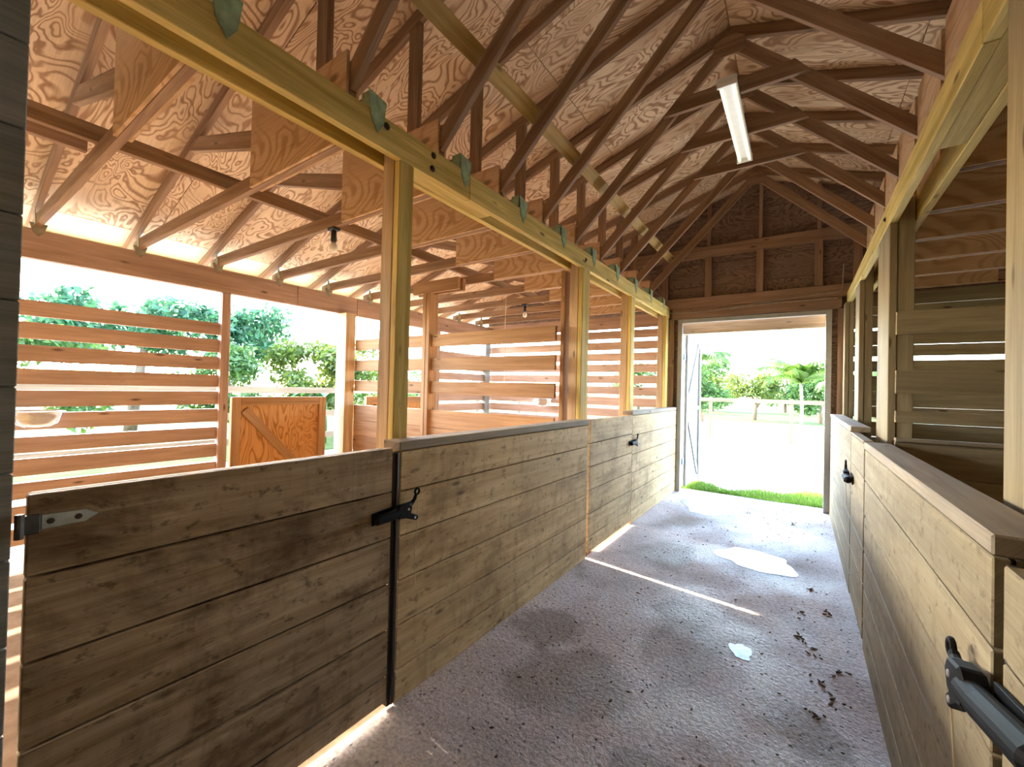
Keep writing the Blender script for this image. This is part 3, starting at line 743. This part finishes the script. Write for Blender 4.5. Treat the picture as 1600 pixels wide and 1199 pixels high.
# gate on the open side
def outer_gate(y0, y1, label):
    r = thing('yard_gate', (XE, (y0 + y1) / 2, 0), label, 'gate', 'plywood gates to the yard')
    m = MB(); m.box(XE - .07, XE - .055, y0, y1, .08, 1.25, 'z', .002); m.build('plywood_panel', 'gateply', r)
    m = MB()
    m.box(XE - .054, XE - .02, y0, y0 + .09, .08, 1.26, 'z'); m.box(XE - .054, XE - .02, y1 - .09, y1, .08, 1.26, 'z')
    m.box(XE - .054, XE - .02, y0 + .092, y1 - .092, 1.17, 1.26, 'y'); m.box(XE - .054, XE - .02, y0 + .092, y1 - .092, .08, .17, 'y')
    m.build('gate_frame', 'warm', r)
    m = MB(); m.beam((XE - .037, y0 + .12, 1.13), (XE - .037, y1 - .12, .22), .034, .09, (1, 0, 0)); m = MB()
    d = (V((0, y1 - .12, .21)) - V((0, y0 + .12, 1.13))).normalized(); n_ = V((0, -d.z, d.y)) * .045
    A, B = V((XE - .054, y0 + .13, 1.12)), V((XE - .054, y1 - .13, .22))
    m.poly([A - n_, B - n_, B + n_, A + n_], (.034, 0, 0), d); m.build('diagonal_brace', 'warm', r)
    return r
outer_gate(1.975, 3.03, 'orange plywood gate with a diagonal brace on the open side of the near stall')
outer_gate(3.62, 4.80, 'orange plywood gate on the open side of the far stall behind the divider')

# ------------------------------------------------------------------ lamps, wires, bowls
lp = thing('strip_lamp', (-.465, 3.92, 3.70), 'white twin tube strip lamp under the roof trusses', 'lamp')
m = MB(); m.poly([(-.525, 3.31, 3.698), (-.405, 3.31, 3.698), (-.405, 3.31, 3.672), (-.44, 3.31, 3.655), (-.49, 3.31, 3.655), (-.525, 3.31, 3.672)], (0, 1.22, 0), (0, 1, 0), .002); m.build('housing', 'enamel', lp)
for x in (-.506, -.465, -.424):
    m = MB(); m.tube([(x, 3.325, 3.645), (x, 4.515, 3.645)], .0125 if abs(x + .465) > .01 else .008, 12)
    if abs(x + .465) > .01: m.build('tube', 'tube', lp)
for y in (3.315, 4.505):
    m = MB(); m.box(-.53, -.40, y, y + .018, 3.63, 3.697, 'x'); m.build('end_cap', 'enamel', lp)
def bulb(x, y, z, label, s=1.0):
    r = thing('bare_bulb', (x, y, z), label, 'light bulb', 'bare bulbs in the open stalls')
    m = MB(); m.box(x - .038, x + .038, y - .03, y + .03, z - .022, z - .001, 'x', .003); m.build('base', 'socket', r)
    m = MB(); m.lathe((x, y, z), [(.018, -.022), (.02, -.06), (.022, -.10), (.017, -.105)], n=16); m.build('socket', 'socket', r, True)
    m = MB(); m.lathe((x, y, z), [(.014, -.105), (.020, -.118), (.028, -.135), (.030, -.150), (.026, -.168), (.014, -.178), (.001, -.181)], n=20); m.build('glass', 'bulb', r, True)
    return r
bulb(-2.86, TY[2], 2.575, 'bare bulb in a black socket under the truss of the near stall')
bulb(-3.12, TY[7], 2.575, 'small bare bulb over the far stall behind the divider')
m = MB(); m.tube([(-3.02, 4.24, 2.572), (-3.025, 4.24, 2.2), (-3.015, 4.24, 1.8), (-3.02, 4.24, 1.35)], .004, 6)
tag(m.build('pull_cord', 'cord'), 'thin white pull cord hanging in the far stall', 'cord')
pts = []
for k in range(3, 9):
    y = TY[k]; pts += [(-1.76, y - .0, 2.80)]
    if k < 8: pts += [(-1.755, y + .3, 2.735)]
pts += [(-1.76, 6.1, 2.80)]
m = MB(); m.tube(pts, .004, 6)
tag(m.build('electric_cable', 'cable'), 'thin cable sagging from truss to truss along the left beam', 'cable')
m = MB(); m.tube([(-1.58, 6.335, 2.565), (-1.2, 6.335, 2.555), (-.8, 6.335, 2.578), (-.36, 6.335, 2.62), (.05, 6.335, 2.655), (.36, 6.335, 2.67), (.40, 6.335, 2.70), (.41, 6.335, 3.0)], .006, 6)
m.tube([(-.8, 6.336, 2.566), (-.3, 6.336, 2.598), (.1, 6.336, 2.60), (.36, 6.336, 2.60)], .005, 6)
tag(m.build('electric_cable', 'cable'), 'pale cable drooping across the wood above the end door', 'cable')
def bowl(x, y, z, r0, label):
    r = thing('feed_bowl', (x, y, z), label, 'bowl', 'steel feed bowls')
    m = MB(); m.lathe((x, y, z), [(r0 * .45, 0), (r0 * .8, .03), (r0 * .95, .08), (r0, .115), (r0 * 1.07, .118), (r0 * 1.07, .112), (r0 * .99, .11), (r0 * .93, .08), (r0 * .78, .034), (.01, .008)], n=28); m.build('dish', 'steel', r, True)
    m = MB(); m.torus((x, y, z + .118), (0, 0, 1), r0 * 1.05, .006, 26, 6); m.build('rim', 'steel', r, True)
    m = MB(); m.box(x - r0 * 1.35, x - r0 * 1.03, y - .02, y + .02, z + .07, z + .11, 'x'); m.build('bracket', 'galv', r)
bowl(XE + .135, .60, 1.045, .14, 'steel feed bowl hung on the slatted wall at the left picture edge')
bowl(-3.62, YE - .14, 1.13, .14, 'steel feed bowl on the far slatted end wall seen through the divider')

# ------------------------------------------------------------------ puddles, litter
def blob(cx, cy, rx, ry, n=40, rot=0, seed=0, amp=.25):
    rnd = random.Random(seed); ph = [rnd.uniform(0, 6.28) for _ in range(5)]
    out = []
    for i in range(n):
        t = 2 * math.pi * i / n
        k = 1 + amp * (.5 * math.sin(2 * t + ph[0]) + .4 * math.sin(3 * t + ph[1]) + .35 * math.sin(5 * t + ph[2]) + .2 * math.sin(9 * t + ph[3]))
        x, y = rx * k * math.cos(t), ry * k * math.sin(t)
        out.append((cx + x * math.cos(rot) - y * math.sin(rot), cy + x * math.sin(rot) + y * math.cos(rot), .0008))
    return out
m = MB(); m.poly(blob(-.30, 4.18, .29, .25, seed=12, amp=.2), (0, 0, .0022), (0, 1, 0), 0); tag(m.build('puddle', 'water'), 'largest puddle reflecting the sky in the middle of the aisle', 'puddle', 'puddles on the aisle floor')
m = MB(); m.poly(blob(-.25, 2.66, .048, .085, seed=8, rot=.3), (0, 0, .0022), (0, 1, 0), 0); tag(m.build('puddle', 'water'), 'tiny bright puddle nearest the camera on the concrete', 'puddle', 'puddles on the aisle floor')
m = MB(); m.poly(blob(-.98, 5.80, .26, .42, seed=5), (0, 0, .0018), (0, 1, 0), 0); tag(m.build('puddle', 'wet'), 'wet patch on the concrete by the left partition near the door', 'puddle', 'puddles on the aisle floor')
m = MB(); rnd = random.Random(4)
spots = [(.08, 3.80), (.084, 2.615), (.019, 3.345), (.156, 3.448), (.154, 2.502), (.066, 2.347), (-.50, 5.739), (-.039, 5.593), (.10, 2.9), (.17, 2.75), (.02, 3.0)]
for sx, sy in spots:
    for _ in range(6):
        x, y = sx + rnd.gauss(0, .022), sy + rnd.gauss(0, .03); a = rnd.uniform(0, 3.14); l, w = rnd.uniform(.006, .016), rnd.uniform(.002, .005)
        c, s_ = math.cos(a), math.sin(a)
        if x > XR - .02 or (abs(x + .30) < .36 and abs(y - 4.18) < .33): continue
        m.poly([(x - l * c, y - l * s_, .001), (x + w * s_, y - w * c, .001), (x + l * c, y + l * s_, .003), (x - w * s_, y + w * c, .001)], (0, 0, rnd.uniform(.003, .008)), (c, s_, 0), 0)
for _ in range(150):
    x, y = rnd.uniform(-1.4, .28), rnd.uniform(1.3, 6.3); a = rnd.uniform(0, 3.14); l, w = rnd.uniform(.004, .012), rnd.uniform(.002, .005); c, s_ = math.cos(a), math.sin(a)
    if (abs(x + .30) < .36 and abs(y - 4.18) < .33) or (abs(x + .25) < .08 and abs(y - 2.66) < .12) or (abs(x + .98) < .36 and abs(y - 5.8) < .55): continue
    m.poly([(x - l * c, y - l * s_, .001), (x + w * s_, y - w * c, .001), (x + l * c, y + l * s_, .002), (x - w * s_, y + w * c, .001)], (0, 0, .004), (c, s_, 0), 0)
tag(m.build('dry_litter', 'dry'), 'scattered bits of dry leaves and dung crumbs on the concrete', 'litter', None, 'stuff')

# ------------------------------------------------------------------ yard
m = MB(); rnd = random.Random(11)
for _ in range(26000):
    x = rnd.uniform(-1.9, 2.6); y = 6.66 + rnd.random() ** 1.3 * 1.0 + .08 * math.sin(x * 5)
    if y > 7.35 + .25 * math.sin(x * 3.1 + 1) + .12 * math.sin(x * 9): continue
    h, w, a = rnd.uniform(.025, .065), rnd.uniform(.003, .006), rnd.uniform(0, 6.28); lx, ly = rnd.gauss(0, .02), rnd.gauss(0, .02)
    c, s_ = math.cos(a) * w, math.sin(a) * w
    m.quad((x - c, y - s_, -.035), (x + c, y + s_, -.035), (x + lx + c * .3, y + ly + s_ * .3, h - .03), (x + lx - c * .3, y + ly - s_ * .3, h - .03))
tag(m.build('grass', 'grassblade'), 'strip of green grass just outside the end door', 'grass', None, 'stuff')

def fence(x0, y0, x1, y1, rails, h, label, step, grp=None, mat='fence'):
    r = thing('rail_fence', ((x0 + x1) / 2, (y0 + y1) / 2, -.03), label, 'fence')
    p, q = V((x0, y0, 0)), V((x1, y1, 0)); L = (q - p).length; d = (q - p).normalized()
    n = int(L / step)
    for i in range(n + 1):
        c = p + d * (i * step); m = MB(); m.box(c.x - .045, c.x + .045, c.y - .045, c.y + .045, -.04, h, 'z'); m.build('post', mat, r)
    s_ = V((d.y, -d.x, 0)) * .062
    for zr in rails:
        m = MB(); m.beam(p + s_ + V((0, 0, zr)), q + s_ + V((0, 0, zr)), .03, .12); m.build('rail', mat, r)
    return r
fence(-9, 15, 9, 15, (1.21,), 1.30, 'wooden rail fence crossing the bright yard beyond the end door', 2.2, None, 'fence')
fence(-8.4, -4, -8.4, 14.0, (1.28, .8, .35), 1.35, 'wooden rail fence outside the open stalls in front of the trees', 2.4)

def tree(name, loc, crowns, n, size, mat, label, cat='tree', trunk=None, grp=None, seed=1, tmat='bark', asp=.45):
    rnd = random.Random(seed)
    r = thing(name, loc, label, cat, grp); L = V(loc)
    if trunk:
        for pts, r0, r1 in trunk:
            P = [L + V(p) for p in pts]; k = len(P)
            m = MB(); m.tube(P, [r0 + (r1 - r0) * i / (k - 1) for i in range(k)], 9); m.build('trunk', tmat, r, True)
    m = MB(); tot = sum(c[3] * c[4] * c[5] for c in crowns)
    for cx, cy, cz, rx, ry, rz in crowns:
        for _ in range(int(n * (rx * ry * rz) / tot) + 1):
            d = V((rnd.gauss(0, 1), rnd.gauss(0, 1), rnd.gauss(0, 1))).normalized(); k = rnd.random() ** .4
            p = L + V((cx + d.x * rx * k, cy + d.y * ry * k, cz + d.z * rz * k))
            if p.z < -.02: continue
            a = V((rnd.gauss(0, 1), rnd.gauss(0, 1), rnd.gauss(0, .7) - .5)).normalized(); b = a.orthogonal().normalized()
            b = (b * math.cos(k * 9) + a.cross(b) * math.sin(k * 9)); s_ = size * rnd.uniform(.6, 1.3)
            m.quad(p, p + a * s_ * .5 + b * s_ * asp * .5, p + a * s_, p + a * s_ * .5 - b * s_ * asp * .5)
    m.build('foliage', mat, r)
    return r
def clump(n, w, d, h0, h1, rr_, seed):
    rnd = random.Random(seed)
    return [(rnd.uniform(-w, w), rnd.uniform(-d, d), rnd.uniform(h0, h1), rr_ * rnd.uniform(.7, 1.2), rr_ * rnd.uniform(.7, 1.2), rr_ * rnd.uniform(.55, .9)) for _ in range(n)]
TG = 'trees beyond the open stalls'
tree('mango_tree', (-15, 3.6, 0), clump(15, 1.5, 1.5, 2.2, 3.35, .62, 21), 5200, .22, 'leafdark', 'dark leafy tree whose crown rises over the near slatted wall', 'tree', [([(0, 0, -.1), (.1, .1, 1.2), (0, .3, 2.6)], .16, .08)], TG, 21)
tree('mango_tree', (-15, 6.2, 0), clump(15, 1.0, 1.1, 2.1, 3.55, .6, 22), 5200, .2, 'leafdark', 'tall dark green tree seen over the orange yard gate', 'tree', [([(0, -.5, -.1), (.2, -.3, 1.3), (0, .2, 2.8)], .14, .06), ([(.1, -.4, 1.0), (.3, .5, 2.3)], .08, .03)], TG, 22)
tree('shrub', (-12.0, 7.3, 0), clump(30, 1.2, .95, .6, 2.8, .5, 23), 9500, .17, 'leaflight', 'yellow green shrub right of the orange yard gate opening', 'shrub', [([(0, 0, -.1), (0, .1, 1.2)], .05, .02)], TG, 23)
tree('shrub', (-11.4, 4.3, 0), clump(14, .5, .7, .5, 2.1, .42, 24), 4200, .15, 'leafmid', 'green shrub low behind the fence outside the orange gate', 'shrub', [([(0, 0, -.1), (0, .1, 1.0)], .05, .02)], TG, 24)
tree('shrub', (-12.0, 0.9, 0), clump(16, .5, 1.3, .6, 2.4, .5, 25), 4600, .16, 'leafmid', 'broad shrub glimpsed through the near slats', 'shrub', [([(0, 0, -.1), (0, .1, 1.4)], .06, .02)], TG, 25)
tree('shrub', (-14.6, 12.2, 0), clump(18, 1.0, 1.7, .6, 2.7, .55, 26), 5200, .17, 'leafmid', 'dense shrub seen through the divider rails', 'shrub', [([(0, 0, -.1), (0, .1, 1.4)], .06, .02)], TG, 26)
tree('shrub', (-14.0, -2.6, 0), clump(14, 1.0, 1.1, .6, 2.0, .5, 27), 3600, .17, 'leafmid', 'low shrub behind the near slats at the left picture edge', 'shrub', [([(0, 0, -.1), (0, .1, 1.4)], .06, .02)], TG, 27)
# banana plant
def banana(loc, label, seed=5):
    rnd = random.Random(seed); r = thing('banana_plant', loc, label, 'plant', TG); L = V(loc)
    m = MB(); m.tube([L, L + V((0, .03, .5)), L + V((.02, .02, 1.05))], [.09, .08, .05], 10); m.build('stem', 'banana', r, True)
    for i in range(9):
        a = i * 2.4; d = V((math.cos(a), math.sin(a), 0)); sd = V((-d.y, d.x, 0)); ln = rnd.uniform(.8, 1.2); w = .17; m = MB()
        prev = None
        for k in range(9):
            t = k / 8; p = L + V((.02, .02, 1.0)) + d * ln * t * .75 + V((0, 0, ln * (.95 * t - .85 * t * t))); ww = w * math.sin(math.pi * min(1, t * .93 + .07)) ** .6 if k < 8 else .005
            cur = (p - sd * ww + V((0, 0, .03)), p, p + sd * ww + V((0, 0, .03)))
            if prev: m.quad(prev[0], prev[1], cur[1], cur[0]); m.quad(prev[1], prev[2], cur[2], cur[1])
            prev = cur
        m.build('leaf', 'banana', r, True)
banana((-9.6, 5.9, -.03), 'banana plant with broad leaves over the orange yard gate')
DG = 'trees beyond the end door'
tree('broadleaf_tree', (-4.1, 23, 0), clump(16, .9, .9, .8, 2.9, .7, 31), 5200, .2, 'leafmid', 'round green tree at the left side of the end doorway', 'tree', [([(0, 0, -.1), (0, 0, 1.6)], .12, .06)], DG, 31)
tree('broadleaf_tree', (-2.1, 27, 0), clump(18, 1.2, .9, 1.1, 2.5, .55, 32), 4600, .18, 'leaflight', 'low spreading yellow green tree in the middle of the end doorway', 'tree', [([(0, 0, -.1), (.1, 0, .8), (-.4, 0, 1.9)], .12, .05), ([(.1, 0, .7), (.7, 0, 1.8)], .08, .04)], DG, 32)
tree('broadleaf_tree', (.9, 27, 0), clump(16, 1.0, .9, .8, 2.4, .55, 33), 4200, .2, 'leafmid', 'small green tree behind the palm at the right of the doorway', 'tree', [([(0, 0, -.1), (0, 0, 1.2)], .1, .05)], DG, 33)
for i, (x, y, lb) in enumerate(((-10.5, 33, 'hazy far tree left of the doorway view'), (-5.8, 37, 'hazy far tree behind the round green tree'), (-1.0, 41, 'hazy far tree on the horizon over the fence'), (4.2, 37, 'hazy far tree at the right edge of the doorway view'), (9.5, 33, 'far tree hidden mostly by the door frame'))):
    tree('broadleaf_tree', (x, y, 0), clump(16, 1.5, 1.0, .8, 3.1, .9, 40 + i), 3600, .3, 'leaflight' if i % 2 else 'leafmid', lb, 'tree', [([(0, 0, -.1), (0, 0, 1.6)], .14, .07)], DG, 40 + i)
def palm(loc, h, label, nf=15, ln=1.5, seed=3):
    rnd = random.Random(seed); r = thing('palm_tree', loc, label, 'palm tree', DG); L = V(loc)
    m = MB(); m.tube([L + V((0, 0, -.05)), L + V((.05, 0, h * .5)), L + V((0, 0, h))], [.07, .05, .045], 10); m.build('trunk', 'palmtrunk', r, True)
    for i in range(nf):
        a = i * 2.399 + rnd.uniform(-.2, .2); e = rnd.uniform(.55, 1.35); d = V((math.cos(a), math.sin(a), 0)); sd = V((-d.y, d.x, 0)); m = MB(); l = ln * rnd.uniform(.8, 1.15)
        C = [L + V((0, 0, h)) + d * l * t * math.cos(e * (1 - t * .3)) + V((0, 0, l * (math.sin(e) * t * 1.1 - .62 * t * t))) for t in [k / 12 for k in range(13)]]
        for k in range(1, 13):
            t = k / 12; w = .34 * math.sin(math.pi * (t * .86 + .1)); fwd = (C[k] - C[k - 1])
            m.quad(C[k - 1] + V((0, 0, .008)), C[k] + V((0, 0, .008)), C[k] - V((0, 0, .008)), C[k - 1] - V((0, 0, .008)))
            for s_ in (-1, 1):
                for q in (0, .33, .66):
                    b = C[k - 1] + fwd * q; tip = b + sd * s_ * w + fwd * 1.2 + V((0, 0, -.12 - .1 * t)); wd = fwd.normalized() * .026
                    m.quad(b - wd, b + wd, tip + wd * .2, tip - wd * .2)
        m.build('frond', 'palm', r)
palm((.02, 18, -.03), 1.9, 'yellow green palm standing at the right of the doorway view', 20, 1.75, 3)
palm((1.5, 21, -.03), 1.9, 'second palm partly hidden by the right door jamb', 14, 1.3, 6)
palm((-3.75, 20, -.03), 2.9, 'tall palm with drooping fronds at the left of the doorway view', 16, 1.5, 9)

# ------------------------------------------------------------------ daylight
W = bpy.data.worlds.new('World'); S.world = W; W.use_nodes = True
nt = W.node_tree; bg = nt.nodes['Background']
sky = nt.nodes.new('ShaderNodeTexSky'); sky.sky_type = 'NISHITA'; sky.sun_disc = False
EL, AZ = math.radians(26.2), math.atan2(.12, -.993)
sky.sun_elevation = EL; sky.sun_rotation = math.radians(-83); sky.air_density = 1.0; sky.dust_density = 1.2; sky.ozone_density = 1.0
nt.links.new(sky.outputs[0], bg.inputs[0]); bg.inputs[1].default_value = 1.25
sun = bpy.data.lights.new('sun', 'SUN'); sun.energy = 8.0; sun.angle = math.radians(.6); sun.color = (1.0, .90, .74)
so = bpy.data.objects.new('sun', sun); COL.objects.link(so)
sd = V((math.cos(EL) * math.cos(AZ), math.cos(EL) * math.sin(AZ), math.sin(EL)))
so.rotation_euler = sd.to_track_quat('Z', 'Y').to_euler(); so.location = sd * 30

# ------------------------------------------------------------------ camera
F, YAW, PIT, ROL, H = 658.147, .600083, .0115653, .0240702, 1.42
cy, sy, cp, sp = math.cos(YAW), math.sin(YAW), math.cos(PIT), math.sin(PIT)
fw = V((-sy * cp, cy * cp, sp)); rt = V((cy, sy, 0)); up = rt.cross(fw)
c, s_ = math.cos(ROL), math.sin(ROL)
R_, U_ = rt * c + up * s_, up * c - rt * s_
cd = bpy.data.cameras.new('camera'); cd.sensor_width = 36; cd.lens = 36 * F / 1600; cd.clip_start = .02; cd.clip_end = 300
co = bpy.data.objects.new('camera', cd); COL.objects.link(co); S.camera = co
co.matrix_world = Matrix(((R_.x, U_.x, -fw.x, 0), (R_.y, U_.y, -fw.y, 0), (R_.z, U_.z, -fw.z, H), (0, 0, 0, 1)))

S.view_settings.view_transform = 'Standard'; S.view_settings.look = 'None'; S.view_settings.gamma = 1; S.view_settings.use_curve_mapping = False
S.view_settings.exposure = 2.25
S.cycles.use_denoising = True
S.cycles.max_bounces = 14; S.cycles.diffuse_bounces = 9; S.cycles.glossy_bounces = 4; S.cycles.transmission_bounces = 6
S.cycles.sample_clamp_indirect = 8.0
